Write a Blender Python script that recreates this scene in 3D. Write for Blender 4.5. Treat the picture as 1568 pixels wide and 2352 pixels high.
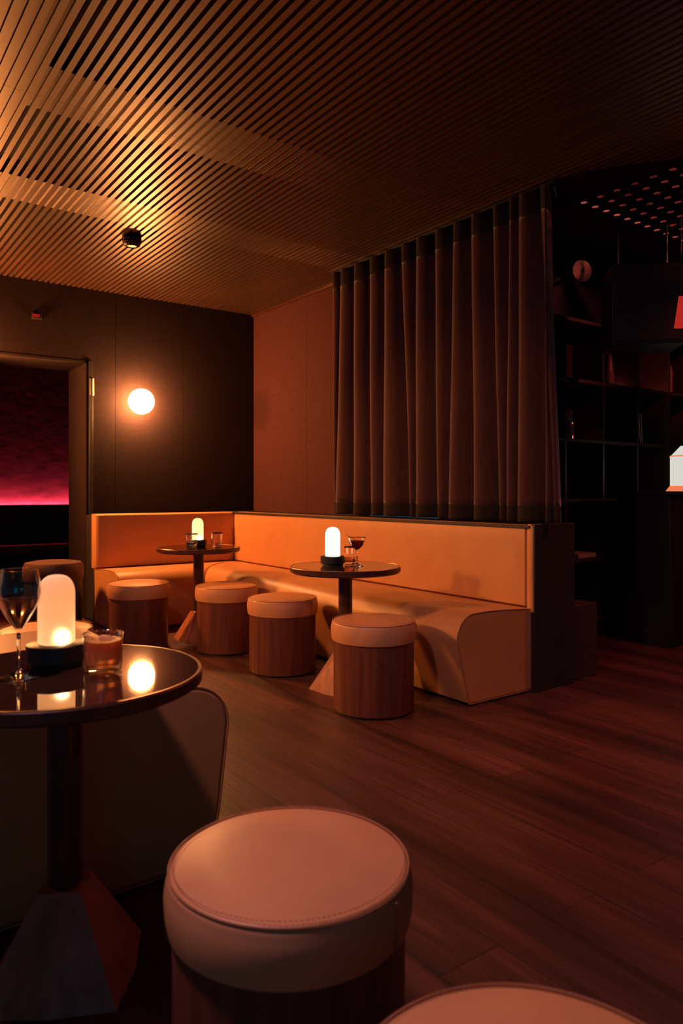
import bpy, bmesh, math, random
from mathutils import Vector, Matrix
random.seed(7)
PI = math.pi
for o in list(bpy.data.objects): bpy.data.objects.remove(o)
S = bpy.context.scene
COL = S.collection

# ------------------------------------------------------------------ camera
# room axes: +Y runs along the curtain side, +X along the wall that has the sconce
SB, CB = 0.587, 0.8096           # camera heading expressed in room axes
CAM_Z = 1.08
def W(l, d, z=0.0):              # metres right of / ahead of the viewpoint -> room coordinates
    return Vector((CB*l + SB*d, -SB*l + CB*d, z))
cam_d = bpy.data.cameras.new('camera')
cam = bpy.data.objects.new('camera', cam_d); COL.objects.link(cam)
cam.location = (0, 0, CAM_Z)
cam.rotation_euler = (PI/2, 0, -math.atan2(SB, CB))
cam_d.sensor_fit = 'HORIZONTAL'; cam_d.sensor_width = 36
cam_d.lens = 36*1687/1568
cam_d.shift_y = -46/1568
cam_d.clip_start = 0.05
cam_d.dof.use_dof = True
cam_d.dof.focus_distance = 3.6
cam_d.dof.aperture_fstop = 6.0
S.camera = cam

# ------------------------------------------------------------------ world, exposure, off-frame room lamps and added fills
S.view_settings.view_transform = 'Standard'
S.view_settings.look = 'None'
S.view_settings.gamma = 1.0
S.view_settings.exposure = 0.0
w = bpy.data.worlds.new('world'); S.world = w; w.use_nodes = True
bgn = w.node_tree.nodes['Background']
bgn.inputs[0].default_value = (0.34, 0.72, 1.0, 1); bgn.inputs[1].default_value = 0.045
GLOBE_L = 275.0
def area(name, loc, target, size, energy, color, size_y=None):
    d = bpy.data.lights.new(name, 'AREA'); d.energy = energy; d.color = color
    d.size = size
    if size_y: d.shape = 'RECTANGLE'; d.size_y = size_y
    o = bpy.data.objects.new(name, d); COL.objects.link(o)
    o.location = loc
    v = Vector(target) - Vector(loc)
    o.rotation_euler = v.to_track_quat('-Z', 'Y').to_euler()
    return o
def spot(name, loc, target, angle, blend, energy, color, size):
    d = bpy.data.lights.new(name, 'SPOT'); d.energy = energy; d.color = color; d.spot_size = math.radians(angle); d.spot_blend = blend
    d.shadow_soft_size = size
    o = bpy.data.objects.new(name, d); COL.objects.link(o); o.location = loc
    o.rotation_euler = (Vector(target) - Vector(loc)).to_track_quat('-Z', 'Y').to_euler(); return o
# off-frame lights: room lamps, plus fills added for their effect
spot('wall_spot_left', (-0.40, 3.9, 1.87), (3.1, 3.4, 0.30), 62, 0.55, 178, (1.0, 0.40, 0.12), 0.09)
area('downlight_near', W(-1.0, 1.12, 2.70), W(-0.3, 1.25, 0.45), 0.16, 33, (1.0, 0.52, 0.60))
spot('ceiling_spot_right', W(1.3, 1.2, 2.75), W(1.05, 3.7, 0.2), 50, 0.9, 42, (1.0, 0.40, 0.22), 0.1)  # added unseen fill that brightens the bench end and the floor
area('cool_light_behind', W(-0.2, -1.5, 0.9), W(-0.2, 1.4, 0.35), 0.8, 1.5, (0.06, 0.46, 1.0))  # added unseen cool fill for the stool front
spot('red_spot_right', W(2.3, 1.7, 2.7), W(1.35, 2.5, 0.0), 48, 0.8, 75, (1.0, 0.09, 0.045), 0.1)

# ------------------------------------------------------------------ materials
def new_mat(name):
    m = bpy.data.materials.new(name); m.use_nodes = True
    nt = m.node_tree; return m, nt, nt.nodes['Principled BSDF']
def pm(name, col, rough=0.5, metal=0.0, spec=0.5, trans=0.0, ior=1.45, emit=None, es=0.0, noise=0.0, nscale=(20,20,20),
       bump=0.0, bscale=200.0, coat=0.0, bmap=None, coord='Object', sheen=0.0):
    m, nt, b = new_mat(name)
    b.inputs['Base Color'].default_value = (*col, 1)
    b.inputs['Roughness'].default_value = rough; b.inputs['Metallic'].default_value = metal
    b.inputs['Specular IOR Level'].default_value = spec; b.inputs['Transmission Weight'].default_value = trans
    b.inputs['IOR'].default_value = ior; b.inputs['Coat Weight'].default_value = coat
    b.inputs['Coat Roughness'].default_value = 0.08
    if sheen:
        b.inputs['Sheen Weight'].default_value = sheen; b.inputs['Sheen Roughness'].default_value = 0.4
    if emit: b.inputs['Emission Color'].default_value = (*emit, 1); b.inputs['Emission Strength'].default_value = es
    if noise or bump:
        tc = nt.nodes.new('ShaderNodeTexCoord')
        mp = nt.nodes.new('ShaderNodeMapping'); mp.inputs['Scale'].default_value = nscale
        nt.links.new(tc.outputs[coord], mp.inputs[0])
    if noise:
        n = nt.nodes.new('ShaderNodeTexNoise'); n.inputs['Scale'].default_value = 1.0; n.inputs['Detail'].default_value = 6
        nt.links.new(mp.outputs[0], n.inputs[0])
        r = nt.nodes.new('ShaderNodeValToRGB')
        r.color_ramp.elements[0].position = 0.3; r.color_ramp.elements[1].position = 0.72
        r.color_ramp.elements[0].color = (*[c*(1-noise) for c in col], 1)
        r.color_ramp.elements[1].color = (*[min(1, c*(1+noise)) for c in col], 1)
        nt.links.new(n.outputs[0], r.inputs[0]); nt.links.new(r.outputs[0], b.inputs['Base Color'])
    if bump:
        n2 = nt.nodes.new('ShaderNodeTexNoise'); n2.inputs['Scale'].default_value = bscale; n2.inputs['Detail'].default_value = 4
        if bmap:
            m2 = nt.nodes.new('ShaderNodeMapping'); m2.inputs['Scale'].default_value = bmap
            nt.links.new(tc.outputs[coord], m2.inputs[0]); nt.links.new(m2.outputs[0], n2.inputs[0])
        else: nt.links.new(tc.outputs[coord], n2.inputs[0])
        bu = nt.nodes.new('ShaderNodeBump'); bu.inputs['Strength'].default_value = bump; bu.inputs['Distance'].default_value = 0.004
        nt.links.new(n2.outputs[0], bu.inputs['Height']); nt.links.new(bu.outputs[0], b.inputs['Normal'])
    return m
M = {}
M['leather'] = pm('tan_leather', (0.54, 0.243, 0.090), 0.42, spec=0.5, noise=0.06, nscale=(7,7,7), bump=0.12, bscale=260)
M['leather_seat'] = pm('tan_leather_stool', (0.62, 0.285, 0.13), 0.40, spec=0.5, noise=0.05, nscale=(9,9,9), bump=0.10, bscale=300)
M['piping'] = pm('leather_piping', (0.40, 0.17, 0.08), 0.5)
M['dark_leather'] = pm('brown_leather', (0.085, 0.034, 0.024), 0.5, noise=0.1, nscale=(8,8,8))
M['stool_wood'] = pm('walnut_veneer', (0.15, 0.045, 0.024), 0.40, noise=0.28, nscale=(46,46,2.4), bump=0.08, bscale=1, bmap=(120,120,5))
M['table_wood'] = pm('dark_walnut', (0.065, 0.021, 0.013), 0.35, noise=0.35, nscale=(30,30,3))
M['base_wood'] = pm('red_walnut', (0.34, 0.11, 0.06), 0.45, noise=0.35, nscale=(26,26,3))
M['table_glass'] = pm('bronze_mirror_top', (0.035, 0.014, 0.008), 0.03, spec=0.9, ior=1.9, noise=0.2, nscale=(3,3,3))
M['brass'] = pm('brushed_brass', (0.55, 0.32, 0.16), 0.3, metal=1.0)
M['black'] = pm('black_wood', (0.016, 0.013, 0.013), 0.45, noise=0.3, nscale=(30,30,30))
M['black_metal'] = pm('black_metal', (0.012, 0.012, 0.013), 0.35, metal=0.6)
M['chrome'] = pm('worn_nickel', (0.5, 0.42, 0.36), 0.5, metal=1.0)
M['glass'] = pm('clear_glass', (1, 1, 1), 0.0, trans=1.0, ior=1.46)
def thin_glass(name, tint, f):
    # thin-walled glass: clear with a Fresnel sheen, so light reaches what is inside
    m, nt, b = new_mat(name); nt.nodes.remove(b)
    t = nt.nodes.new('ShaderNodeBsdfTransparent'); t.inputs[0].default_value = (*tint, 1)
    g = nt.nodes.new('ShaderNodeBsdfGlossy'); g.inputs['Roughness'].default_value = 0.02; g.inputs[0].default_value = (1, 0.97, 0.93, 1)
    fr = nt.nodes.new('ShaderNodeLayerWeight'); fr.inputs[0].default_value = 0.5
    pw = nt.nodes.new('ShaderNodeMath'); pw.operation = 'POWER'; pw.inputs[1].default_value = 2.2
    mr = nt.nodes.new('ShaderNodeMapRange'); mr.inputs[3].default_value = 0.035; mr.inputs[4].default_value = f
    nt.links.new(fr.outputs['Facing'], pw.inputs[0]); nt.links.new(pw.outputs[0], mr.inputs[0])
    mx = nt.nodes.new('ShaderNodeMixShader')
    nt.links.new(mr.outputs[0], mx.inputs[0]); nt.links.new(t.outputs[0], mx.inputs[1]); nt.links.new(g.outputs[0], mx.inputs[2])
    nt.links.new(mx.outputs[0], nt.nodes['Material Output'].inputs[0]); return m
M['thin_glass'] = thin_glass('thin_clear_glass', (0.97, 0.95, 0.93), 0.95)
M['water'] = pm('pale_wine', (1.0, 0.93, 0.82), 0.0, trans=1.0, ior=1.33)
M['orange_drink'] = pm('orange_drink', (1.0, 0.42, 0.13), 0.3, trans=0.5, ior=1.34, noise=0.12, nscale=(40,40,22))
b = M['orange_drink'].node_tree.nodes['Principled BSDF']
b.inputs['Subsurface Weight'].default_value = 0.9; b.inputs['Subsurface Radius'].default_value = (1.0, 0.5, 0.2); b.inputs['Subsurface Scale'].default_value = 0.035
M['red_drink'] = pm('dark_red_drink', (0.55, 0.05, 0.02), 0.05, trans=0.9, ior=1.34)
M['whisky'] = pm('brown_drink', (0.75, 0.35, 0.15), 0.02, trans=1.0, ior=1.34)
M['ice'] = pm('cloudy_ice', (1.0, 0.62, 0.32), 0.35, trans=0.6, ior=1.31)
M['salt'] = pm('spiced_salt', (0.65, 0.22, 0.10), 0.7, bump=1.0, bscale=400)
M['globe'] = pm('opal_globe', (0.9, 0.85, 0.8), 0.4, emit=(1.0, 0.385, 0.115), es=GLOBE_L)
M['globe_left'] = pm('opal_globe_left', (0.9, 0.85, 0.8), 0.4, emit=(1.0, 0.34, 0.085), es=GLOBE_L*2.1)
M['velvet'] = pm('brown_velvet', (0.070, 0.028, 0.024), 0.85, spec=0.15, noise=0.15, nscale=(60,60,6), bump=0.15, bscale=500, sheen=0.5)
M['velvet_dark'] = pm('dark_velvet', (0.028, 0.018, 0.015), 0.9, spec=0.1, sheen=0.1)
M['paint_dark'] = pm('dark_paint', (0.022, 0.016, 0.014), 0.6, noise=0.15, nscale=(4,4,4))
M['shelf'] = pm('dark_stained_shelf', (0.05, 0.028, 0.022), 0.45, noise=0.25, nscale=(4,40,40))
M['plaster'] = pm('rough_plaster', (0.20, 0.10, 0.095), 0.9, noise=0.3, nscale=(6,6,14), bump=1.0, bscale=9)
M['paper'] = pm('worn_paper', (0.45, 0.25, 0.18), 0.8)
M['cream'] = pm('cream_disc', (0.62, 0.40, 0.26), 0.6)
def emis(name, col, st):
    m, nt, b = new_mat(name); nt.nodes.remove(b)
    e = nt.nodes.new('ShaderNodeEmission'); e.inputs[0].default_value = (*col, 1); e.inputs[1].default_value = st
    nt.links.new(e.outputs[0], nt.nodes['Material Output'].inputs[0]); return m
M['bulb'] = emis('lamp_bulb', (1.0, 0.55, 0.25), 50)
M['led_pink'] = emis('pink_led', (1.0, 0.06, 0.13), 125)
M['led_red'] = emis('red_led', (1.0, 0.06, 0.03), 1.2)
M['red_sign'] = emis('red_lit_panel', (1.0, 0.045, 0.03), 0.42)  # emission stands in for red light falling on a surface
def shade_mat(name, col, st):
    # frosted lamp glass: glows through and lets the bulb show as a soft spot; cloudy mottling of the glass
    m, nt, b = new_mat(name)
    b.inputs['Base Color'].default_value = (0.95, 0.85, 0.72, 1); b.inputs['Roughness'].default_value = 0.85
    b.inputs['Transmission Weight'].default_value = 0.75; b.inputs['IOR'].default_value = 1.35
    tc = nt.nodes.new('ShaderNodeTexCoord'); n = nt.nodes.new('ShaderNodeTexNoise'); n.inputs['Scale'].default_value = 22
    r = nt.nodes.new('ShaderNodeMapRange'); r.inputs[3].default_value = st*0.72; r.inputs[4].default_value = st*1.25
    nt.links.new(tc.outputs['Object'], n.inputs[0]); nt.links.new(n.outputs[0], r.inputs[0])
    b.inputs['Emission Color'].default_value = (*col, 1)
    nt.links.new(r.outputs[0], b.inputs['Emission Strength'])
    return m
M['shade_near'] = shade_mat('frosted_glass_near', (1.0, 0.52, 0.25), 0.10)
M['shade_mid'] = shade_mat('frosted_glass_bright', (1.0, 0.86, 0.70), 1.15)
M['shade_far'] = shade_mat('frosted_glass_far', (1.0, 0.60, 0.28), 0.70)
M['lantern_glass'] = emis('lantern_glass', (0.92, 0.90, 0.80), 0.75)
M['lantern_amber'] = emis('lantern_amber', (1.0, 0.22, 0.09), 0.9)

def fabric_wall(name, c0, c1):
    m, nt, b = new_mat(name)
    tc = nt.nodes.new('ShaderNodeTexCoord')
    b.inputs['Roughness'].default_value = 0.85; b.inputs['Specular IOR Level'].default_value = 0.15
    outs = []
    for sc in ((6, 6, 420), (420, 420, 6)):
        mp = nt.nodes.new('ShaderNodeMapping'); mp.inputs['Scale'].default_value = sc
        n = nt.nodes.new('ShaderNodeTexNoise'); n.inputs['Scale'].default_value = 1
        nt.links.new(tc.outputs['Object'], mp.inputs[0]); nt.links.new(mp.outputs[0], n.inputs[0]); outs.append(n.outputs[0])
    mx = nt.nodes.new('ShaderNodeMath'); mx.operation = 'MULTIPLY'
    nt.links.new(outs[0], mx.inputs[0]); nt.links.new(outs[1], mx.inputs[1])
    r = nt.nodes.new('ShaderNodeValToRGB'); r.color_ramp.elements[0].position = 0.12; r.color_ramp.elements[1].position = 0.42
    r.color_ramp.elements[0].color = (*c0, 1); r.color_ramp.elements[1].color = (*c1, 1)
    nt.links.new(mx.outputs[0], r.inputs[0]); nt.links.new(r.outputs[0], b.inputs['Base Color'])
    bu = nt.nodes.new('ShaderNodeBump'); bu.inputs['Strength'].default_value = 0.25; bu.inputs['Distance'].default_value = 0.002
    nt.links.new(mx.outputs[0], bu.inputs['Height']); nt.links.new(bu.outputs[0], b.inputs['Normal'])
    return m
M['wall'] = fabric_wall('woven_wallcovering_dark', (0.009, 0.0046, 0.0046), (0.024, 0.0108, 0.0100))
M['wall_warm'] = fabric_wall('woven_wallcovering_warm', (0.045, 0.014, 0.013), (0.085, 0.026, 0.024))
def slat_mat():
    m, nt, b = new_mat('varnished_slat_wood')
    tc = nt.nodes.new('ShaderNodeTexCoord')
    mp = nt.nodes.new('ShaderNodeMapping'); mp.inputs['Scale'].default_value = (45, 2.0, 45)
    n = nt.nodes.new('ShaderNodeTexNoise'); n.inputs['Scale'].default_value = 1; n.inputs['Detail'].default_value = 5
    nt.links.new(tc.outputs['Object'], mp.inputs[0]); nt.links.new(mp.outputs[0], n.inputs[0])
    r = nt.nodes.new('ShaderNodeValToRGB')
    r.color_ramp.elements[0].position = 0.3; r.color_ramp.elements[0].color = (0.026, 0.011, 0.007, 1)
    r.color_ramp.elements[1].position = 0.7; r.color_ramp.elements[1].color = (0.052, 0.022, 0.013, 1)
    nt.links.new(n.outputs[0], r.inputs[0]); nt.links.new(r.outputs[0], b.inputs['Base Color'])
    b.inputs['Roughness'].default_value = 0.38; b.inputs['Specular IOR Level'].default_value = 1.0; b.inputs['Coat Weight'].default_value = 0.2; b.inputs['Coat Roughness'].default_value = 0.42; b.inputs['Specular Tint'].default_value = (1.0, 0.70, 0.48, 1); b.inputs['IOR'].default_value = 1.5
    return m
M['slat'] = slat_mat()
def floor_mat():
    m, nt, b = new_mat('dark_plank_floor')
    tc = nt.nodes.new('ShaderNodeTexCoord')
    sp = nt.nodes.new('ShaderNodeSeparateXYZ'); nt.links.new(tc.outputs['Object'], sp.inputs[0])
    cb = nt.nodes.new('ShaderNodeCombineXYZ')
    nt.links.new(sp.outputs['Y'], cb.inputs['X']); nt.links.new(sp.outputs['X'], cb.inputs['Y'])
    br = nt.nodes.new('ShaderNodeTexBrick')
    br.inputs['Scale'].default_value = 1.0; br.inputs['Brick Width'].default_value = 1.9; br.inputs['Row Height'].default_value = 0.19
    br.inputs['Mortar Size'].default_value = 0.0022; br.inputs['Mortar Smooth'].default_value = 0.2; br.offset = 0.37
    br.inputs['Color1'].default_value = (0.064, 0.023, 0.016, 1); br.inputs['Color2'].default_value = (0.112, 0.039, 0.027, 1)
    br.inputs['Mortar'].default_value = (0.035, 0.015, 0.010, 1)
    nt.links.new(cb.outputs[0], br.inputs[0])
    mp = nt.nodes.new('ShaderNodeMapping'); mp.inputs['Scale'].default_value = (38, 2.2, 1)
    n = nt.nodes.new('ShaderNodeTexNoise'); n.inputs['Scale'].default_value = 1; n.inputs['Detail'].default_value = 7; n.inputs['Distortion'].default_value = 0.7
    nt.links.new(tc.outputs['Object'], mp.inputs[0]); nt.links.new(mp.outputs[0], n.inputs[0])
    mr = nt.nodes.new('ShaderNodeMapRange'); mr.inputs[1].default_value = 0.25; mr.inputs[2].default_value = 0.75
    mr.inputs[3].default_value = 0.55; mr.inputs[4].default_value = 1.35
    nt.links.new(n.outputs[0], mr.inputs[0])
    mx = nt.nodes.new('ShaderNodeVectorMath'); mx.operation = 'SCALE'
    mp3 = nt.nodes.new('ShaderNodeMapping'); mp3.inputs['Scale'].default_value = (7.5, 0.75, 1)
    n3 = nt.nodes.new('ShaderNodeTexNoise'); n3.inputs['Scale'].default_value = 1; n3.inputs['Detail'].default_value = 3; n3.inputs['Distortion'].default_value = 0.4
    nt.links.new(tc.outputs['Object'], mp3.inputs[0]); nt.links.new(mp3.outputs[0], n3.inputs[0])
    mr3 = nt.nodes.new('ShaderNodeMapRange'); mr3.inputs[1].default_value = 0.32; mr3.inputs[2].default_value = 0.68
    mr3.inputs[3].default_value = 0.45; mr3.inputs[4].default_value = 1.35
    nt.links.new(n3.outputs[0], mr3.inputs[0])
    mm = nt.nodes.new('ShaderNodeMath'); mm.operation = 'MULTIPLY'
    nt.links.new(mr.outputs[0], mm.inputs[0]); nt.links.new(mr3.outputs[0], mm.inputs[1])
    nt.links.new(br.outputs['Color'], mx.inputs[0]); nt.links.new(mm.outputs[0], mx.inputs['Scale'])
    nt.links.new(mx.outputs[0], b.inputs['Base Color'])
    r2 = nt.nodes.new('ShaderNodeMapRange'); r2.inputs[3].default_value = 0.50; r2.inputs[4].default_value = 0.36
    nt.links.new(n.outputs[0], r2.inputs[0]); nt.links.new(r2.outputs[0], b.inputs['Roughness'])
    ad = nt.nodes.new('ShaderNodeMath'); ad.operation = 'MULTIPLY_ADD'; ad.inputs[1].default_value = -1.0
    nt.links.new(br.outputs['Fac'], ad.inputs[0]); nt.links.new(n.outputs[0], ad.inputs[2])
    bu = nt.nodes.new('ShaderNodeBump'); bu.inputs['Strength'].default_value = 0.35; bu.inputs['Distance'].default_value = 0.0025
    nt.links.new(ad.outputs[0], bu.inputs['Height']); nt.links.new(bu.outputs[0], b.inputs['Normal'])
    return m
M['floor'] = floor_mat()

# ------------------------------------------------------------------ mesh helpers
def obj(name, bm, mat, parent=None, smooth=True, bevel=0.0, seg=2, auto=True):
    me = bpy.data.meshes.new(name)
    bmesh.ops.recalc_face_normals(bm, faces=bm.faces)
    if smooth:
        for f in bm.faces: f.smooth = True
        if auto:
            for e in bm.edges:
                if len(e.link_faces) == 2 and e.calc_face_angle(0) > 0.6: e.smooth = False
    bm.to_mesh(me); bm.free()
    me.materials.append(mat)
    o = bpy.data.objects.new(name, me); COL.objects.link(o)
    if parent: o.parent = parent
    if bevel:
        b = o.modifiers.new('bevel', 'BEVEL'); b.width = bevel; b.segments = seg; b.limit_method = 'ANGLE'
    return o
def box(bm, x0, x1, y0, y1, z0, z1):
    vs = [bm.verts.new((x, y, z)) for z in (z0, z1) for y in (y0, y1) for x in (x0, x1)]
    for f in ((0,1,3,2), (4,6,7,5), (0,4,5,1), (2,3,7,6), (0,2,6,4), (1,5,7,3)): bm.faces.new([vs[i] for i in f])
    return vs
def B(*a): bm = bmesh.new(); box(bm, *a); return bm
def lathe(prof, n=64, close=False, bm=None, cx=0, cy=0):
    # prof: list of (r, z); r == 0 makes a pole
    bm = bm or bmesh.new(); rings = []
    for r, z in prof:
        if r < 1e-6: rings.append([bm.verts.new((cx, cy, z))])
        else: rings.append([bm.verts.new((cx + r*math.cos(2*PI*i/n), cy + r*math.sin(2*PI*i/n), z)) for i in range(n)])
    prs = list(zip(rings, rings[1:]))
    if close: prs.append((rings[-1], rings[0]))
    for a, b in prs:
        for i in range(n):
            j = (i+1) % n
            if len(a) == 1 and len(b) == 1: continue
            if len(a) == 1: bm.faces.new((a[0], b[i], b[j]))
            elif len(b) == 1: bm.faces.new((a[i], a[j], b[0]))
            else: bm.faces.new((a[i], a[j], b[j], b[i]))
    return bm
def tube(pts, r, n=10, bm=None, closed=False):
    bm = bm or bmesh.new(); rings = []; P = [Vector(p) for p in pts]; N = len(P)
    for i, p in enumerate(P):
        if closed: t = (P[(i+1) % N] - P[i-1])
        else: t = P[min(i+1, N-1)] - P[max(i-1, 0)]
        t.normalize(); up = Vector((0, 0, 1)) if abs(t.z) < 0.95 else Vector((1, 0, 0))
        a = t.cross(up).normalized(); b = t.cross(a)
        rings.append([bm.verts.new(p + r*(math.cos(2*PI*k/n)*a + math.sin(2*PI*k/n)*b)) for k in range(n)])
    rng = range(N) if closed else range(N-1)
    for i in rng:
        A, Bq = rings[i], rings[(i+1) % N]
        for k in range(n): bm.faces.new((A[k], A[(k+1) % n], Bq[(k+1) % n], Bq[k]))
    if not closed: bm.faces.new(rings[0]); bm.faces.new(rings[-1])
    return bm
def extrude_profile(prof, a0, a1, axis, steps=1, end=None):   # end(s): mitred far end
    # prof: closed list of (s, z). axis 'Y': s is x, sweep along y; axis 'X': s is y, sweep along x
    bm = bmesh.new(); rings = []
    for k in range(steps+1):
        ring = []
        for s_, z in prof:
            e = end(s_) if end else a1
            a = a0 + (e-a0)*k/steps
            ring.append(bm.verts.new((s_, a, z) if axis == 'Y' else (a, s_, z)))
        rings.append(ring)
    n = len(prof)
    for A, Bq in zip(rings, rings[1:]):
        for i in range(n): bm.faces.new((A[i], A[(i+1) % n], Bq[(i+1) % n], Bq[i]))
    bm.faces.new(rings[0]); bm.faces.new(rings[-1])
    return bm
def rot_bm(bm, mtx): bmesh.ops.transform(bm, matrix=mtx, verts=bm.verts); return bm
def empty(name, label, cat, loc, rz=0, group=None):
    o = bpy.data.objects.new(name, None); COL.objects.link(o)
    o.empty_display_size = 0.05
    o.location = loc; o.rotation_euler = (0, 0, rz); o['label'] = label; o['category'] = cat
    if group: o['group'] = group
    return o
def tag(o, label, cat, group=None):
    o['label'] = label; o['category'] = cat
    if group: o['group'] = group
    return o
def struct(o, label=None):
    o['kind'] = 'structure'
    if label: o['label'] = label
    return o
def kids(o): return [c for c in COL.objects if c.parent == o]
def dup(root, loc, rz, label, group=None):
    def cp(o, par):
        c = o.copy(); COL.objects.link(c); c.parent = par
        for ch in kids(o): cp(ch, c)
        return c
    r = cp(root, None); r.location = loc; r.rotation_euler = (0, 0, rz); r['label'] = label
    if group: r['group'] = group
    return r

# ------------------------------------------------------------------ room shell
CEIL = 2.80; YA = 6.30; XB = 3.51
struct(obj('floor', B(-3.0, 8.0, -3.0, 12.0, -0.05, 0.0), M['floor'], smooth=False), 'dark reddish brown plank floor')

def ceiling_bm():
    bm = bmesh.new(); pitch = 0.0443; x = -1.9; H = CEIL
    while x < 3.64:
        for (y0, y1) in ((-2.6, 3.349), (3.351, YA)): box(bm, x, x+0.0262, y0, y1, H, H+0.030)
        x += pitch
    return bm
ceil = struct(obj('ceiling', ceiling_bm(), M['slat'], smooth=False), 'slatted wooden ceiling')
# closed stretches between the slats, and the dark void above
bm = bmesh.new()
box(bm, -1.9, 0.76, -2.6, YA, CEIL+0.010, CEIL+0.034)
box(bm, 0.76, 3.64, 3.115, 3.49, CEIL+0.012, CEIL+0.034)
box(bm, 0.76, 3.64, 4.30, 4.66, CEIL+0.012, CEIL+0.034)
obj('ceiling_batten', bm, M['slat'], ceil, smooth=False)
obj('ceiling_backing', B(-2.0, 3.70, -2.7, YA+0.6, CEIL+0.06, CEIL+0.09), M['black'], ceil, smooth=False)

# wall with the sconce (runs along X) with the doorway
bm = bmesh.new(); g = 0.0015
DX = 1.919
for x0, x1 in ((DX+0.035, 2.15), (2.15, 2.78), (2.78, XB+0.2)):
    box(bm, x0+g, x1-g, YA, YA+0.51, 0, CEIL+0.06)
box(bm, 1.0, DX+0.035, YA, YA+0.51, 2.19, CEIL+0.06)
box(bm, -3.0, 1.0, YA, YA+0.51, 0, CEIL+0.06)
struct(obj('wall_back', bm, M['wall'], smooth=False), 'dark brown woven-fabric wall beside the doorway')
# wall piece left of the curtain
bm = bmesh.new()
for y0, y1 in ((4.62, 5.36), (5.36, YA)):
    box(bm, XB, XB+0.12, y0+g, y1-g, 0.0, CEIL+0.06)
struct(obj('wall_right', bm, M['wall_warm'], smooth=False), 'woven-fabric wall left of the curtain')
# half-height partition behind the long bench and its end panel
bm = bmesh.new(); box(bm, 3.26, 3.50, 2.612, 4.62, 0, 0.88); box(bm, 3.26, XB-0.002, 4.62, YA-0.002, 0, 0.88)
struct(obj('wall_partition', bm, M['paint_dark'], bevel=0.003), 'dark low partition behind the long bench')
struct(obj('trim_1', B(3.155, 3.50, 2.585, 2.610, 0, 0.905), M['paint_dark'], bevel=0.003), 'dark end panel of the bench partition')
struct(obj('trim_2', B(3.14, 3.50, 2.612, YA-0.002, 0.882, 0.897), M['paint_dark'], bevel=0.002), 'dark ledge on the low partition')
plinth = obj('low_plinth', B(3.505, 3.76, 2.62, 3.05, 0, 0.43), M['shelf'], bevel=0.004)
tag(plinth, 'low dark wooden box standing against the end of the bench partition', 'plinth')

# door frame and hinges
dr = bpy.data.objects.new('door_1', None); COL.objects.link(dr); struct(dr, 'open doorway with dark frame')
bm = bmesh.new(); box(bm, DX-0.02, DX, YA-0.004, YA+0.512, 0, 2.19); box(bm, 1.0, DX, YA-0.004, YA+0.512, 2.17, 2.19)
obj('door_lining', bm, M['wall'], dr, smooth=False)
obj('door_jamb', B(DX, DX+0.034, YA-0.018, YA+0.10, 0, 2.19), M['black'], dr, bevel=0.003)
for hz in (1.90, 0.20):
    bm = bmesh.new(); box(bm, DX+0.003, DX+0.030, YA-0.021, YA-0.018, hz, hz+0.14)
    for k in range(4): lathe([(0, 0), (0.0028, 0), (0.0028, 0.003), (0, 0.003)], 10, bm=bm)  # screw heads placed below
    tube([(DX+0.034, YA-0.024, hz-0.003), (DX+0.034, YA-0.024, hz+0.143)], 0.006, 10, bm)
    # move the screw heads onto the leaf
    vs = [v for v in bm.verts if abs(v.co.x) < 0.01 and abs(v.co.y) < 0.01]
    per = len(vs)//4
    for k in range(4):
        for v in vs[k*per:(k+1)*per]:
            c = v.co.copy(); v.co = Vector((DX+0.016+c.x, YA-0.021-c.z, hz+0.025+0.03*k+c.y))
    obj('hinge', bm, M['chrome'], dr)

# ------------------------------------------------------------------ room beyond the doorway
FY = 9.6
struct(obj('wall_far', B(-3.0, 6.0, FY, FY+0.1, 0, 3.0), M['plaster'], smooth=False), 'rough plaster wall of the room beyond the doorway')
struct(obj('ceiling_far', B(-3.0, 6.0, YA+0.52, FY, 2.9, 2.95), M['paint_dark'], smooth=False))
struct(obj('wall_side', B(3.4, 3.5, YA+0.52, FY, 0, 2.9), M['paint_dark'], smooth=False))
fb = empty('wall_bench', 'dark banquette under the pink-lit wall beyond the doorway', 'bench', (0, 0, 0))
ob = obj('back_panel', B(-3.0, 3.4, FY-0.12, FY-0.06, 0.44, 0.925), M['paint_dark'], fb, bevel=0.003)
obj('seat', B(-3.0, 3.4, FY-0.62, FY-0.12, 0.36, 0.43), M['dark_leather'], fb, bevel=0.015, seg=3)
obj('bench_base', B(-3.0, 3.4, FY-0.56, FY-0.12, 0.0, 0.36), M['black'], fb)
led = obj('led_strip', B(-3.0, 3.4, FY-0.045, FY-0.012, 0.885, 0.895), M['led_pink'], fb, smooth=False)
led['label'] = 'glowing pink light strip'

# ------------------------------------------------------------------ right-hand area: perforated ceiling and walls
def perforated16():
    bm = bmesh.new(); s = 0.1110; r = 0.019; t = 0.012; z = CEIL; n = 16
    for ix in range(20):
        for iy in range(10):
            cx = 3.73 + ix*s; cy = 1.69 + iy*s; h = s/2; t = 0.0012; O = []; I = []; T = []
            for k in range(n):
                a = 2*PI*k/n; c, si = math.cos(a), math.sin(a); m = h/max(abs(c), abs(si))
                O.append(bm.verts.new((cx+m*c, cy+m*si, z))); I.append(bm.verts.new((cx+r*c, cy+r*si, z))); T.append(bm.verts.new((cx+r*c, cy+r*si, z+t)))
            for k in range(n):
                j = (k+1) % n
                bm.faces.new((O[k], O[j], I[j], I[k])); bm.faces.new((I[k], I[j], T[j], T[k]))
    return bm
pc = struct(obj('ceiling_perforated', perforated16(), M['paint_dark'], smooth=False), 'dark perforated ceiling with red light in its holes')
bm = bmesh.new()
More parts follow.
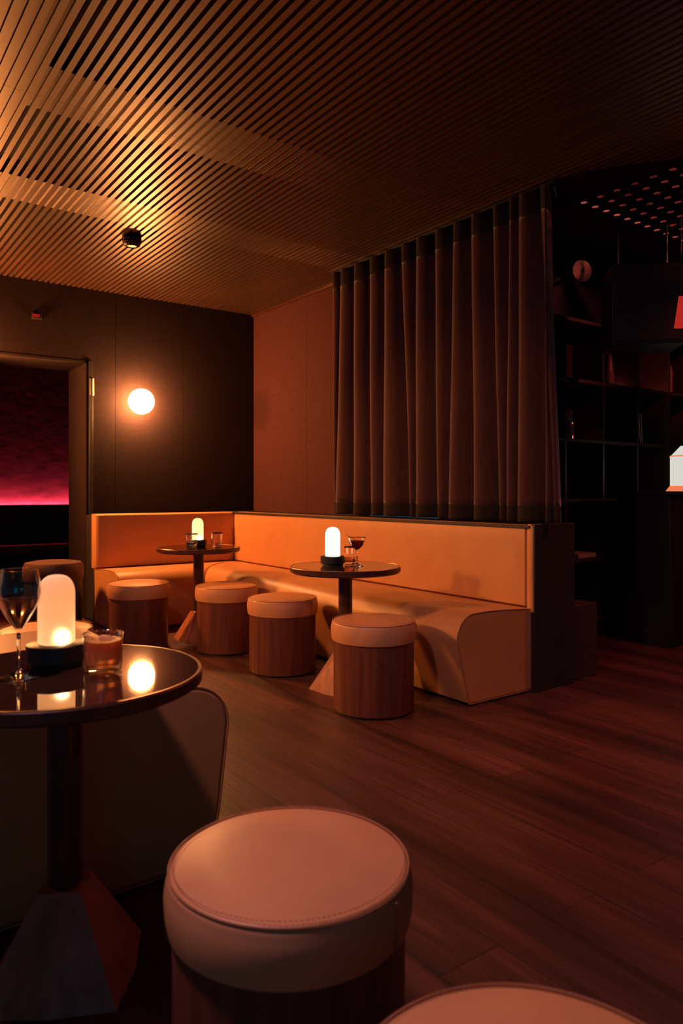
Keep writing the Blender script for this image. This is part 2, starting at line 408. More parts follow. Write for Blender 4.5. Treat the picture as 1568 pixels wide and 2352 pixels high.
box(bm, 3.66, 6.0, 1.60, 2.76, CEIL+0.10, CEIL+0.12); box(bm, 3.66, 3.672, 1.60, 2.76, CEIL+0.002, CEIL+0.10)
box(bm, 3.66, 6.0, 2.747, 2.76, CEIL+0.051, CEIL+0.10); box(bm, 3.66, 6.0, 1.60, 1.61, CEIL+0.051, CEIL+0.10); box(bm, 5.98, 6.0, 1.60, 2.76, CEIL+0.002, CEIL+0.10)
obj('cavity_board', bm, M['plaster'], pc, smooth=False)
obj('cavity_light', B(4.9, 5.3, 1.64, 1.68, CEIL+0.05, CEIL+0.07), M['led_red'], pc, smooth=False)
d = bpy.data.lights.new('cavity_lamp', 'POINT'); d.energy = 270; d.color = (1.0, 0.17, 0.13); d.shadow_soft_size = 0.03
o = bpy.data.objects.new('cavity_lamp', d); COL.objects.link(o); o.location = (4.75, 1.68, CEIL+0.055)
bm = B(3.675, 8.0, -3.0, 1.634, CEIL, CEIL+0.05); box(bm, 3.645, 3.6745, -3.0, 3.62, CEIL-0.003, CEIL+0.05); box(bm, 3.675, 8.0, 2.7445, 3.62, CEIL, CEIL+0.05); box(bm, 5.90, 8.0, 1.634, 2.7445, CEIL, CEIL+0.05)
struct(obj('ceiling_right', bm, M['paint_dark'], smooth=False))
struct(obj('wall_right_back', B(3.51, 8.0, 3.62, 3.70, 0, CEIL+0.2), M['paint_dark'], smooth=False), 'dark wall behind the shelving')
struct(obj('wall_right_side', B(7.9, 8.0, -3.0, 3.62, 0, CEIL+0.2), M['paint_dark'], smooth=False))

# shelving
SY = 3.30; SX = [4.374+0.4485*k - 0.4485 for k in range(8)]; SZ = [0.15, 0.59, 1.03, 1.465, 1.90, 2.335]
sh = empty('shelving_unit', 'dark open cube shelving along the back right wall', 'shelving', (SX[0], SY, 0))
def loc_child(o, root): o.location = -Vector(root.location); return o
bm = bmesh.new(); box(bm, SX[0]+0.012, SX[-1]-0.012, SY+0.27, SY+0.285, 0.0, 2.34); loc_child(obj('back_board', bm, M['shelf'], sh), sh)
for z in SZ: loc_child(obj('shelf', B(SX[0], SX[-1], SY, SY+0.27, z-0.024, z), M['shelf'], sh, bevel=0.002), sh)
for x in SX: loc_child(obj('upright', B(x-0.012, x+0.012, SY+0.004, SY+0.268, 0, 2.31), M['shelf'], sh, bevel=0.002), sh)
# small lights in the top cubes
for i, (x, e) in enumerate(((SX[3]-0.12, 0.13), (SX[3]+0.09, 0.5), (SX[1]+0.2, 0.04))):
    d = bpy.data.lights.new('shelf_lamp', 'POINT'); d.energy = e; d.color = (1.0, 0.14, 0.07); d.shadow_soft_size = 0.02
    o = bpy.data.objects.new('shelf_lamp', d); COL.objects.link(o); o.location = (x, SY+0.22, SZ[4]+0.03 if i < 2 else SZ[3]+0.03)

# ------------------------------------------------------------------ benches
def bench_profile(front, back, base_in, z_top=0.465, sgn=1, r=0.125):
    # front/back are the s coordinates; sgn = +1 when the back lies at larger s
    P = [(front + sgn*base_in, 0.012)]
    # slanted front up to the round shoulder
    zc = z_top - r
    P.append((front + sgn*base_in*0.5, 0.17))
    for k in range(13):
        a = PI - (PI/2)*k/12
        P.append((front + sgn*(r + r*math.cos(a)), zc + r*math.sin(a)))
    P.append((front + sgn*(r+0.10), z_top+0.002)); P.append(((front+back)/2 + sgn*0.05, z_top-0.002)); P.append((back, z_top-0.018))
    P.append((back, 0.012))
    return P
def piping_loop(prof, a, axis, r=0.0028):
    pts = [(s, a, z) if axis == 'Y' else (a, s, z) for s, z in prof]
    return tube(pts, r, 6, closed=True)
BF = 3.148                                              # face of the long backrest
pB = bench_profile(2.600, BF+0.05, 0.085)
lb = empty('corner_bench', 'L-shaped tan leather corner bench along both walls under the curtain and sconce', 'bench', (2.9, 4.3, 0))
o = loc_child(obj('seat', extrude_profile(pB, 2.612, 6.02, 'Y', 4, end=lambda x: 5.480 + (x-2.600)), M['leather'], lb, bevel=0.008, seg=3), lb)
loc_child(obj('seat_piping', piping_loop(pB, 2.611, 'Y'), M['piping'], lb), lb)
def cushion(a0, a1, s0, s1, z0, z1, axis, puff=0.012, n=28, m=10, rr=0.035):
    # upholstered slab: rounded edges and a slight belly on the face at s0
    bm = bmesh.new(); vs = {}
    sg = 1 if s1 > s0 else -1
    for i in range(n+1):
        for j in range(m+1):
            fa = i/n; fz = j/m
            ua = 0.5 - 0.5*math.cos(PI*fa); uz = 0.5 - 0.5*math.cos(PI*fz)
            A = a0 + (a1-a0)*ua; Z = z0 + (z1-z0)*uz
            da = min(A-a0, a1-A) if a1 > a0 else min(a0-A, A-a1); dz = min(Z-z0, z1-Z)
            e = 0.0
            for dd in (da, dz):
                if dd < rr: q = 1-dd/rr; e += rr*(1-math.sqrt(max(0, 1-q*q)))
            s = s0 + sg*min(e, abs(s1-s0)*0.9) - sg*puff*math.sin(PI*uz)*min(1, 6*min(ua, 1-ua))
            vs[i, j] = bm.verts.new((s, A, Z) if axis == 'Y' else (A, s, Z))
    for i in range(n):
        for j in range(m): bm.faces.new((vs[i, j], vs[i+1, j], vs[i+1, j+1], vs[i, j+1]))
    # closed back
    bd = [e for e in bm.edges if len(e.link_faces) == 1]
    ret = bmesh.ops.extrude_edge_only(bm, edges=bd)
    for v in [x for x in ret['geom'] if isinstance(x, bmesh.types.BMVert)]:
        if axis == 'Y': v.co.x = s1
        else: v.co.y = s1
    bmesh.ops.contextual_create(bm, geom=[e for e in bm.edges if len(e.link_faces) == 1])
    return bm
loc_child(obj('backrest', cushion(2.640, 6.025, BF, BF+0.095, 0.452, 0.898, 'Y', puff=0.006, rr=0.022), M['leather'], lb), lb)
o = loc_child(obj('backrest_end', cushion(2.590, 2.638, BF+0.002, BF+0.100, 0.42, 0.905, 'Y', puff=0.004, rr=0.012, n=6), M['leather'], lb), lb)
pA = bench_profile(5.480, 6.08, 0.085)
sb = lb
loc_child(obj('seat', extrude_profile(pA, 1.900, 2.615, 'X', 2, end=lambda y: 2.600 + (y-5.480) - 0.001), M['leather'], sb, bevel=0.008, seg=3), sb)
loc_child(obj('seat_piping', piping_loop(pA, 1.899, 'X'), M['piping'], sb), sb)
loc_child(obj('mitre_seam', tube([(x, 5.480 + (x-2.600), z+0.0004) for x, z in pB[:-1] if x < 3.16], 0.0032, 6), M['piping'], sb), sb)
loc_child(obj('backrest', cushion(1.896, BF+0.02, 6.030, 6.14, 0.452, 0.898, 'X', puff=0.006, rr=0.022), M['leather'], sb), sb)
loc_child(obj('bench_body', B(1.90, BF+0.1, 6.09, YA-0.003, 0.02, 0.885), M['paint_dark'], sb), sb)
# near bench, dark, left foreground
pC = bench_profile(0.995, -0.55, 0.055, z_top=0.525, sgn=-1, r=0.12)
cb_ = empty('near_bench', 'large tan leather bench end in shadow behind the front cocktail table', 'bench', (0.3, 2.5, 0))
loc_child(obj('seat', extrude_profile(pC, 1.935, 3.10, 'Y', 2), M['leather'], cb_, bevel=0.012, seg=3), cb_)
loc_child(obj('seat_piping', piping_loop(pC, 1.937, 'Y'), M['piping'], cb_), cb_)

# ------------------------------------------------------------------ curtain
def yx(px, X):
    u = (px-784)/1687; return X*(CB - SB*u)/(SB + CB*u)
RT = [783, 814, 850, 884, 922, 957, 1000, 1042, 1083, 1133, 1171, 1193, 1251]
RB = [772, 812, 852, 882, 944, 955, 1005, 1032, 1090, 1147, 1164, 1191, 1254]
XR = 3.30
yt = [yx(p, XR-0.045) for p in RT]; yb = [yx(p, XR-0.045) for p in RB]
def curtain_bm(z0, z1, rows):
    bm = bmesh.new(); ZB, ZT = 0.905, 2.755; sub = 14; grid = []
    for r in range(rows+1):
        z = z0 + (z1-z0)*r/rows; f = (z-ZB)/(ZT-ZB); row = []
        Y = [b + (t-b)*f for t, b in zip(yt, yb)]
        Y = [yx(768 + 4*(1-f), XR-0.03)] + Y + [yx(1262, 3.34)*f + (2.545)*(1-f)]
        for i in range(len(Y)-1):
            wdt = Y[i]-Y[i+1]; dep = min(0.15, 0.02 + wdt*0.62)*(0.75 + 0.25*(1-f))
            if i == len(Y)-2: dep *= 1.0
            for k in range(sub):
                q = k/sub
                # ridge at q=0, recedes, then returns sharply to the next ridge
                if q < 0.86: d = dep*(1-math.cos(PI*q/0.86))/2*(1.0) 
                else: d = dep*(1+math.cos(PI*(q-0.86)/0.14))/2
                # overhang: the return swings back beneath the ridge
                yy = Y[i] - wdt*(q + 0.05*math.sin(2*PI*q))
                wob = 0.006*math.sin(3.1*z + 1.7*i) * (1-f)
                row.append(bm.verts.new((XR - 0.045 + d + wob, yy, z)))
        row.append(bm.verts.new((XR+0.03, Y[-1], z)))
        grid.append(row)
    for a, b in zip(grid, grid[1:]):
        for k in range(len(a)-1): bm.faces.new((a[k], a[k+1], b[k+1], b[k]))
    return bm
cu = empty('curtain', 'floor-dark brown velvet curtain hanging in deep pleats above the long bench', 'curtain', (XR, 3.6, 0.9))
cu['label'] = 'brown velvet curtain hanging in deep pleats above the long bench'
for nm, z0, z1, rows, mt in (('drape', 1.003, 2.635, 40, 'velvet'), ('hem', 0.912, 1.003, 4, 'velvet_dark'), ('header_band', 2.635, 2.765, 4, 'velvet_dark')):
    o = loc_child(obj(nm, curtain_bm(z0, z1, rows), M[mt], cu, auto=False), cu)
    s_ = o.modifiers.new('solid', 'SOLIDIFY'); s_.thickness = 0.003
    if nm != 'drape': o['label'] = 'darker band of the curtain'
for y in yt:
    loc_child(obj('curtain_hook', tube([(XR+0.025, y-0.02, 2.70), (XR+0.012, y-0.02, 2.75), (XR+0.03, y-0.02, 2.776)], 0.0025, 6), M['chrome'], cu), cu)
rail = obj('curtain_rail', B(XR+0.01, XR+0.05, 2.58, 4.72, CEIL-0.022, CEIL-0.002), M['black_metal'], bevel=0.002)
tag(rail, 'slim black curtain rail fixed under the slatted ceiling', 'curtain rail')
struct(obj('trim_3', B(XB-0.03, XB-0.002, 4.62, YA-0.01, CEIL-0.02, CEIL-0.001), M['table_wood'], bevel=0.002), 'slim ceiling trim above the right wall')

# ------------------------------------------------------------------ sconce
G = Vector((2.335, 6.176, 1.865)); R_ = 0.109
sc = empty('wall_sconce', 'round glowing white globe sconce on the dark wall beside the doorway', 'wall lamp', G)
obj('globe', lathe([(R_*math.sin(PI*k/24), -R_*math.cos(PI*k/24)) for k in range(25)], 48), M['globe'], sc)
o = obj('wall_mount', rot_bm(lathe([(0, 0), (0.05, 0), (0.05, 0.012), (0.03, 0.016), (0.03, 0.024), (0, 0.024)], 32), Matrix.Rotation(PI/2, 4, 'X')), M['brass'], sc)
o.location = (0, YA-G.y-0.006, 0)

sc2 = dup(sc, (0.80, G.y, G.z), 0, 'round glowing white globe sconce on the far side of the doorway, beyond the left edge')
for c in kids(sc2):
    if c.name.startswith('globe'):
        c.data = c.data.copy(); c.data.materials[0] = M['globe_left']

# ------------------------------------------------------------------ ceiling fixture
p = W(-1.41, 4.94, CEIL)
cf = empty('ceiling_speaker', 'small black perforated round fixture on the slatted ceiling', 'ceiling fixture', p)
obj('housing', lathe([(0, 0), (0.062, 0), (0.064, -0.02), (0.060, -0.045), (0.048, -0.066), (0.036, -0.072), (0.034, -0.066), (0, -0.066)], 40), M['black_metal'], cf)
bm = bmesh.new()
for k in range(22):
    for q, (rr, zz) in enumerate(((0.0635, -0.030), (0.0595, -0.047), (0.053, -0.060))):
        a = 2*PI*(k+0.5*(q % 2))/22; c = Vector((rr*math.cos(a), rr*math.sin(a), zz))
        mm = Matrix.Translation(c) @ Matrix.Diagonal((0.0032, 0.0032, 0.0032, 1))
        bmesh.ops.create_icosphere(bm, subdivisions=1, radius=1, matrix=mm)
obj('perforation_ring', bm, M['chrome'], cf)
obj('lens', lathe([(0, -0.0685), (0.018, -0.0685), (0.030, -0.066)], 24), M['chrome'], cf)

# small red device above the doorway
p = Vector((1.5, 6.3, 2.51)); q = W(-2.48, 5.98); 
dv = empty('red_indicator', 'small black box with a red light on the wall above the doorway', 'indicator light', (q.x, YA, 2.51))
obj('housing', B(-0.04, 0.035, -0.022, -0.001, -0.024, 0.024), M['black'], dv, bevel=0.004)
obj('red_lens', B(-0.038, 0.018, -0.025, -0.0225, -0.012, 0.014), emis('indicator_red', (1, 0.03, 0.02), 0.30), dv, bevel=0.002)

# ------------------------------------------------------------------ stools
SR = 0.212
def cushion_prof(r, z0, z1):
    P = [(0, z0), (r-0.012, z0), (r-0.004, z0+0.006)]
    P += [(r+0.000, z0+0.025), (r+0.002, z0+0.055), (r, z1-0.030), (r-0.003, z1-0.018)]
    for k in range(1, 7):
        a = (PI/2)*k/6; P.append((r-0.003-0.016*(1-math.cos(a)), z1-0.018+0.014*math.sin(a)))
    P += [(r-0.05, z1+0.003), (r*0.5, z1+0.008), (0, z1+0.009)]
    return P
def make_stool(label, rz, loc):
    t = empty('drum_stool', label, 'stool', loc, rz)
    st = obj('seat', lathe(cushion_prof(SR, 0.345, 0.448), 96), M['leather_seat'], t)
    ring = lambda r, z, n=96: [(r*math.cos(2*PI*k/n), r*math.sin(2*PI*k/n), z) for k in range(n)]
    obj('piping', tube(ring(SR-0.006, 0.4425), 0.0017, 6, closed=True), M['piping'], st)
    bm = bmesh.new()
    for k in range(150):
        a = 2*PI*k/150
        for r_, z_ in ((SR-0.013, 0.4490),):
            t_ = Vector((-math.sin(a), math.cos(a), 0)); c = Vector((r_*math.cos(a), r_*math.sin(a), z_))
            tube([c-0.0026*t_, c+0.0026*t_], 0.0008, 5, bm)
    obj('stitching', bm, M['piping'], st)
    obj('side_seam', B(-0.0012, 0.0012, -SR-0.0026, -SR+0.004, 0.352, 0.432), M['piping'], st)
    obj('drum', lathe([(0, 0.012), (0.199, 0.012), (0.200, 0.016), (0.200, 0.345), (0, 0.345)], 96), M['stool_wood'], t)
    obj('plinth_ring', lathe([(0, 0.0), (0.190, 0.0), (0.190, 0.012), (0, 0.012)], 64), M['black'], t)
    return t
st0 = make_stool('large foreground drum stool with pinkish tan seat, below the front table', 0.35, W(-0.090, 1.278))
for (l, d_, rz, lab) in (
    (0.205, 0.745, 1.1, 'drum stool seat cut off by the bottom right edge, nearest the viewer'),
    (0.160, 3.66, 0.75, 'tan drum stool nearest the bench end, in front of the table with the stemmed cocktail'),
    (-0.357, 4.45, 0.4, 'tan drum stool third from the doorway, left of the table with the stemmed cocktail'),
    (-0.785, 5.02, 2.6, 'tan drum stool second from the doorway, right of the small far table post'),
    (-1.42, 5.15, 3.6, 'tan drum stool nearest the doorway, in front of the short bench'),
    (-1.38, 3.43, 1.9, 'drum stool with only its tan seat showing behind the front table lamp')):
    dup(st0, W(l, d_), rz, lab)
# darker pouf by the doorway
q = W(-2.235, 5.70)
pf = empty('pouf', 'dark brown leather pouf standing at the doorway', 'pouf', q)
obj('seat', lathe([(0, 0.40), (0.215, 0.40), (0.222, 0.43), (0.222, 0.50), (0.205, 0.535), (0.15, 0.545), (0, 0.548)], 64), M['dark_leather'], pf)
obj('pouf_base', lathe([(0, 0), (0.20, 0), (0.21, 0.02), (0.21, 0.40), (0, 0.40)], 64), M['black'], pf)

# ------------------------------------------------------------------ tables
TZ = 0.674; TR = 0.303
def make_table(label, loc, rz):
    t = empty('cocktail_table', label, 'table', loc, rz)
    top = obj('tabletop', lathe([(0, TZ-0.034), (TR-0.012, TZ-0.034), (TR, TZ-0.026), (TR, TZ-0.004), (TR-0.003, TZ-0.0005), (TR-0.009, TZ-0.0005), (TR-0.009, TZ-0.004), (0, TZ-0.004)], 128), M['table_wood'], t)
    obj('glass_inlay', lathe([(0, TZ-0.0038), (TR-0.0092, TZ-0.0038), (TR-0.0092, TZ), (0, TZ)], 128), M['table_glass'], top)
    n = 128
    obj('edge_band', tube([((TR-0.004)*math.cos(2*PI*k/n), (TR-0.004)*math.sin(2*PI*k/n), TZ-0.001) for k in range(n)], 0.0019, 6, closed=True), M['brass'], top)
    obj('pole', lathe([(0, 0.20), (0.038, 0.20), (0.038, TZ-0.05), (0.055, TZ-0.036), (0.055, TZ-0.034), (0, TZ-0.034)], 40), M['table_wood'], t)
    # pyramid foot: square plan, each side folded along a centre ridge
    bm = bmesh.new(); hb = 0.142; ht = 0.047; zt = 0.200
    def ringp(h, z, out):
        P = []
        for (x, y) in ((1, -1), (1, 0), (1, 1), (0, 1), (-1, 1), (-1, 0), (-1, -1), (0, -1)):
            k = 1.0 if (x and y) else 1.0 + out
            P.append(bm.verts.new((h*x*k, h*y*k, z)))
        return P
    r0 = ringp(hb, 0.0, 0.10); r1 = ringp(ht, zt, 0.0)
    for k in range(8): bm.faces.new((r0[k], r0[(k+1) % 8], r1[(k+1) % 8], r1[k]))
    bm.faces.new(r1); bm.faces.new(r0)
    obj('pyramid_foot', bm, M['base_wood'], t, smooth=False)
    obj('collar', lathe([(0.038, 0.200), (0.046, 0.200), (0.046, 0.203), (0.038, 0.206)], 40), M['brass'], t)
    return t
HEAD = -math.atan2(SB, CB)
tb0 = make_table('round cocktail table in the front left with wine glass, lamp and orange drink', W(-0.622, 1.655), HEAD + math.radians(5))
dup(tb0, W(0.021, 4.03), HEAD + math.radians(45), 'round cocktail table in front of the long bench with a stemmed cocktail')
dup(tb0, W(-1.052, 5.41), HEAD + math.radians(30), 'round cocktail table in the far corner by the short bench with two tumblers')

# ------------------------------------------------------------------ table lamps
def make_lamp(label, loc, shade, bulb=1.0):
    t = empty('table_lamp', label, 'lamp', loc)
    obj('lamp_base', lathe([(0, 0), (0.058, 0), (0.058, 0.006), (0.062, 0.012), (0.067, 0.014), (0.067, 0.050), (0.064, 0.052), (0, 0.052)], 64), M['black'], t)
    P = []; r = 0.0415; zt = 0.212; rr = 0.030
    P += [(0, 0.0525), (r-0.003, 0.0525), (r, 0.056), (r, zt-0.045)]
    for k in range(1, 13):
        a = (PI/2)*k/12; P.append((r*math.cos(a)**0.72 if k < 12 else 0, zt-0.045 + 0.045*math.sin(a)))
    inner = [(max(0, q[0]-0.0025), q[1]-0.002 if i > 3 else q[1]) for i, q in enumerate(P)]
    bm = lathe(P, 56)
    sh_ = obj('lamp_shade', bm, M[shade], t)
    obj('bulb', lathe([(0.010*bulb*math.sin(PI*k/10), 0.066-0.010*math.cos(PI*k/10)) for k in range(11)], 20, cx=0.010, cy=-0.008), M['bulb'], sh_)
    return t
make_lamp('cream glass dome table lamp glowing on the front table', W(-0.669, 1.725, TZ), 'shade_near')
make_lamp('bright white dome table lamp on the middle table beside the cocktail', W(-0.049, 4.06, TZ), 'shade_mid')
make_lamp('small amber dome table lamp on the far corner table', W(-1.066, 5.45, TZ), 'shade_far')

# ------------------------------------------------------------------ glasses
def shell(outer, inner, n=48): return lathe(outer + inner[::-1], n)
def facet(bm, n, amp, z0, z1):
    for v in bm.verts:
        if z0 < v.co.z < z1:
            a = math.atan2(v.co.y, v.co.x); r = math.hypot(v.co.x, v.co.y)
            if r > 0.02:
                k = 1 + amp*math.cos(n*a) + amp*0.7*math.sin(37*a + 260*v.co.z)
                v.co.x *= k; v.co.y *= k
def make_tumbler(label, loc, rb, rt, h, liquid=None, lz=0.5, cut=True, thick=0.012, nm='tumbler', rz=0.0, gm='glass'):
    t = empty(nm, label, 'glass', loc, rz)
    out = [(0, 0.0005), (rb*0.86, 0.0005), (rb, 0.004)] + [(rb + (rt-rb)*k/10, 0.004 + (h-0.004)*k/10) for k in range(1, 11)]
    w_ = 0.0022
    inn = [(0, thick), (rb*0.8, thick+0.001), (rb-w_*1.5, thick+0.006)] + [(rb + (rt-rb)*k/8 - w_, thick+0.006 + (h-thick-0.006)*k/8) for k in range(1, 9)]
    bm = shell(out, inn, 72)
    if cut: facet(bm, 14, 0.018, 0.002, h*0.42)
    g_ = obj('glass_body', bm, M[gm], t, auto=False)
    if liquid:
        zt = thick + (h-thick)*lz; rl = lambda z: rb + (rt-rb)*(z/h) - w_*1.25
        obj('drink', lathe([(0, thick+0.0006), (rb*0.78, thick+0.0012), (rl(thick+0.008), thick+0.008), (rl((zt+thick)/2), (zt+thick)/2), (rl(zt), zt), (0, zt)], 48), M[liquid], t)
    return t
tm = make_tumbler('cut glass tumbler of orange cocktail with spiced rim on the front table', W(-0.5415, 1.668, TZ), 0.0405, 0.0455, 0.086, 'orange_drink', 0.80, gm='thin_glass')
bm = bmesh.new()
for k in range(110):
    a = 2*PI*random.random(); r = 0.0452 + random.uniform(-0.0016, 0.0012)
    mm = Matrix.Translation((r*math.cos(a), r*math.sin(a), 0.0835+random.uniform(-0.004, 0.0025))) @ Matrix.Diagonal((1, 1, 1, 1))
    bmesh.ops.create_icosphere(bm, subdivisions=1, radius=random.uniform(0.0008, 0.0016), matrix=mm)
obj('salted_rim', bm, M['salt'], tm)
bm = bmesh.new(); box(bm, -0.017, 0.017, -0.017, 0.017, -0.017, 0.017)
ic = obj('ice_cube', bm, M['ice'], tm, bevel=0.004, seg=3); ic.location = (0.012, 0.002, 0.059); ic.rotation_euler = (0.25, 0.2, 0.6)
make_tumbler('cut glass tumbler on the far table, left one in front of the lamp', W(-1.085, 5.325, TZ), 0.038, 0.043, 0.105, 'water', 0.35)
make_tumbler('cut glass tumbler on the far table, right one near the bench corner', W(-0.916, 5.40, TZ), 0.036, 0.041, 0.108, 'water', 0.2)
make_tumbler('small water glass between lamp and cocktail on the middle table', W(0.048, 4.13, TZ), 0.030, 0.033, 0.100, 'whisky', 0.35, cut=False)

# wine glass
wg = empty('wine_glass', 'tall stemmed glass of pale wine at the left edge of the front table', 'glass', W(-0.705, 1.605, TZ))
def spl(pts, n=8):
    out = []
    for i in range(len(pts)-1):
        p0 = pts[max(i-1, 0)]; p1 = pts[i]; p2 = pts[i+1]; p3 = pts[min(i+2, len(pts)-1)]
        for k in range(n):
            t = k/n; f = lambda a, b, c, d: 0.5*((2*b)+(-a+c)*t+(2*a-5*b+4*c-d)*t*t+(-a+3*b-3*c+d)*t**3)
            out.append((max(0, f(p0[0], p1[0], p2[0], p3[0])), f(p0[1], p1[1], p2[1], p3[1])))
    out.append(pts[-1]); return out
bowl_o = spl([(0.0042, 0.098), (0.009, 0.108), (0.022, 0.128), (0.036, 0.153), (0.0448, 0.180), (0.0455, 0.198), (0.0415, 0.222), (0.0385, 0.236)], 6)
bowl_i = [(max(0, r-0.0013), z+0.0007) for r, z in bowl_o if z > 0.106]
foot = [(0, 0.0004), (0.040, 0.0006), (0.0425, 0.0016), (0.040, 0.0028), (0.022, 0.0065), (0.010, 0.0135), (0.0048, 0.026), (0.0038, 0.050), (0.0036, 0.080)]
obj('bowl', lathe(bowl_o + [(0.0378, 0.2368)] + bowl_i[::-1] + [(0, 0.1075)], 64), M['thin_glass'], wg, auto=False)
obj('stem', lathe(foot + [(0.0042, 0.0975), (0, 0.099)], 64), M['glass'], wg, auto=False)
obj('rim', tube([(0.0382*math.cos(2*PI*k/64), 0.0382*math.sin(2*PI*k/64), 0.2364) for k in range(64)], 0.0007, 6, closed=True), M['glass'], wg)
lp = [(max(0, r-0.0016), z) for r, z in bowl_o if 0.107 < z < 0.172]
obj('drink', lathe([(0, 0.1078)] + lp + [(0, lp[-1][1])], 64), M['water'], wg, auto=True)

# coupe cocktail on the middle table
cp = empty('coupe_glass', 'stemmed coupe of dark red cocktail with a garnish pick on the middle table', 'glass', W(0.084, 4.02, TZ))
co = spl([(0.004, 0.090), (0.012, 0.094), (0.028, 0.108), (0.042, 0.130), (0.050, 0.158)], 6)
ci = [(max(0, r-0.0014), z+0.001) for r, z in co if z > 0.092]
st_ = [(0, 0.0004), (0.033, 0.0006), (0.035, 0.002), (0.020, 0.006), (0.006, 0.014), (0.0035, 0.022), (0.0075, 0.028), (0.0035, 0.034), (0.0065, 0.042), (0.0032, 0.050), (0.0030, 0.070), (0.0058, 0.077), (0.0034, 0.083)]
obj('glass_body', lathe(st_ + co + [(0.0492, 0.1586)] + ci[::-1] + [(0, 0.0935)], 56), M['glass'], cp, auto=False)
lq = [(max(0, r-0.0017), z) for r, z in co if 0.094 < z < 0.141]
obj('drink', lathe([(0, 0.0945)] + lq + [(0, lq[-1][1])], 48), M['red_drink'], cp)
rt_ = Matrix.Rotation(HEAD, 4, 'Z')
obj('garnish_pick', tube([rt_ @ Vector((-0.062, 0, 0.176)), rt_ @ Vector((0.015, 0, 0.128))], 0.0012, 6), M['brass'], cp)

# ------------------------------------------------------------------ things on the right-hand shelves
def on_shelf(x, y, z): return Vector((x, y, z))
bt = empty('beaded_bottle', 'ribbed glass bottle on the upper cube shelf, left of the red-lit cubes', 'bottle', (SX[2]+0.16, SY+0.06, SZ[4]))
prof = [(0, 0.0), (0.038, 0.0), (0.040, 0.012)]
for k in range(7):
    z = 0.03 + 0.028*k; r = 0.036-0.0032*k
    prof += [(r, z), (r+0.003, z+0.009), (r-0.006, z+0.019)]
prof += [(0.010, 0.235), (0.010, 0.25), (0, 0.25)]
obj('bottle_glass', lathe(prof, 32), pm('bottle_glass', (0.5, 0.2, 0.16), 0.08, metal=0.2, spec=0.8), bt, auto=False)
dc = empty('decanter', 'clear narrow decanter on the cube shelf beside the curtain edge', 'bottle', (SX[1]+0.105, SY+0.05, SZ[3]))
obj('decanter_glass', lathe([(0, 0.001), (0.030, 0.001), (0.031, 0.01), (0.030, 0.11), (0.014, 0.13), (0.012, 0.17), (0.016, 0.175), (0, 0.177)], 28), M['glass'], dc)
obj('stopper', lathe([(0, 0.178), (0.008, 0.179), (0.016, 0.195), (0.010, 0.212), (0, 0.215)], 20), M['glass'], dc)
vb = empty('slim_vase', 'slim reddish vase at the far right of the upper cube shelf', 'vase', (SX[4]+0.10, SY+0.05, SZ[4]))
obj('vase_body', lathe([(0, 0), (0.012, 0), (0.016, 0.06), (0.014, 0.12), (0.020, 0.16), (0.008, 0.23), (0, 0.235)], 28), M['base_wood'], vb)
bk = None
for i, (x, tilt, h_, lab) in enumerate(((SX[3]+0.035, -0.10, 0.255, 'thin leaning book on the cube shelf, left one of the pair'), (SX[3]+0.062, -0.085, 0.235, 'thin leaning book on the cube shelf, right one of the pair'))):
    t = empty('book', lab, 'book', (x+0.02, SY+0.02, SZ[3]+0.001), 0, 'leaning books on the cube shelf')
    bm = B(-0.006, 0.006, 0, 0.16, 0, h_); rot_bm(bm, Matrix.Rotation(tilt, 4, 'Y'))
    obj('cover', bm, M['paint_dark'], t, bevel=0.001)
    bm = B(-0.005, 0.005, -0.003, -0.0005, 0.003, h_-0.003); rot_bm(bm, Matrix.Rotation(tilt, 4, 'Y')); obj('spine', bm, M['paper'], t)
t = empty('flat_book', 'book lying flat on the lowest lit cube shelf by the partition', 'book', (SX[1]+0.30, SY+0.04, SZ[1]))
obj('cover', B(-0.11, 0.11, 0, 0.17, 0.001, 0.036), M['paper'], t, bevel=0.002)
obj('pages', B(-0.105, 0.105, -0.001, 0.165, 0.006, 0.031), M['cream'], t)
t = empty('thin_booklet', 'thin upright booklet on the middle cube shelf beside the partition', 'book', (SX[1]+0.024, SY+0.02, SZ[2]+0.001))
obj('cover', rot_bm(B(-0.004, 0.004, 0, 0.14, 0, 0.19), Matrix.Rotation(-0.06, 4, 'Y')), M['paper'], t)

# round disc high on the dark wall
dk = empty('wall_disc', 'round cream disc with a dark hub high on the dark wall right of the curtain', 'ornament', W(1.64, 5.02, 2.59), HEAD + 0.25)
obj('disc', rot_bm(lathe([(0.013, 0), (0.073, 0), (0.074, 0.004), (0.072, 0.008), (0.013, 0.010)], 48, close=True), Matrix.Rotation(PI/2, 4, 'X')), M['cream'], dk)
obj('hub', rot_bm(lathe([(0, -0.35), (0.013, -0.35), (0.013, 0.012), (0, 0.012)], 24), Matrix.Rotation(PI/2, 4, 'X')), M['black'], dk)

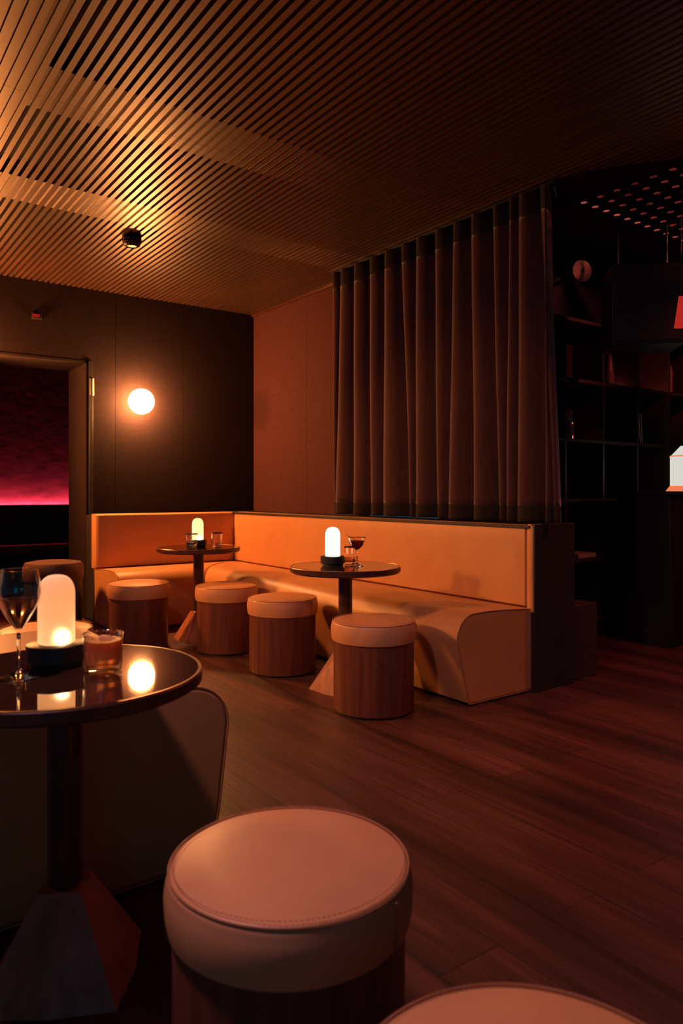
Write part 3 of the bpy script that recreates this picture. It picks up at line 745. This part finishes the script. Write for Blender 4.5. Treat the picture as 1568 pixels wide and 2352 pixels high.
# hanging loudspeaker with bracket
q = W(1.93, 4.72, 2.00)
sp = empty('loudspeaker', 'large dark loudspeaker box hanging from the ceiling on the right', 'loudspeaker', q, HEAD - 0.15)
obj('cabinet', B(-0.22, 0.22, -0.17, 0.17, 0, 0.50), M['black'], sp, bevel=0.006)
obj('grille', B(-0.20, 0.20, -0.178, -0.171, 0.02, 0.48), M['black'], sp, bevel=0.003)
for s in (-1, 1): obj('bracket', tube([(0.15*s, 0, 0.50), (0.15*s, 0, CEIL-1.99)], 0.008, 8), M['black_metal'], sp)
rp = empty('lit_sign', 'narrow red lit panel hanging beside the loudspeaker at the right edge', 'sign', W(2.03, 4.40, 2.06), HEAD - 1.1)
obj('panel_face', rot_bm(B(-0.045, 0.045, -0.003, 0.003, 0, 0.19), Matrix.Rotation(0.18, 4, 'Y')), M['red_sign'], rp)  # its glow imitates a box side lit red, not a lamp
obj('panel_hanger', tube([(0, 0.006, 0.15), (0, 0.006, CEIL-2.14)], 0.003, 6), M['black_metal'], rp)

# counter and lantern at the right edge
q = W(2.09, 5.30)
ct = empty('dark_counter', 'dark bar counter under the lit lantern at the right edge', 'counter', (4.78, 2.75, 0))
obj('counter_body', B(0.02, 2.4, 0.02, 0.42, 0, 1.06), M['paint_dark'], ct, bevel=0.004)
obj('counter_top', B(0, 2.42, 0, 0.44, 1.06, 1.085), M['paint_dark'], ct, bevel=0.004)
ln = empty('lantern', 'bright white glass lantern with amber foot cut by the right edge', 'lamp', (5.265, 2.907, 1.0855), HEAD)
def oct(prof): return lathe(prof, 8)
obj('lantern_foot', oct([(0, 0.0), (0.150, 0.0), (0.150, 0.004), (0.122, 0.040), (0, 0.040)]), M['lantern_amber'], ln, smooth=False)
obj('lantern_shade', oct([(0, 0.0405), (0.120, 0.0405), (0.120, 0.258), (0, 0.258)]), M['lantern_glass'], ln, smooth=False)
obj('lantern_band', oct([(0.121, 0.255), (0.123, 0.256), (0.123, 0.263), (0.121, 0.264)]), M['lantern_amber'], ln, smooth=False)
obj('lantern_roof', oct([(0, 0.2585), (0.119, 0.2585), (0.045, 0.335), (0, 0.335)]), M['lantern_glass'], ln, smooth=False)
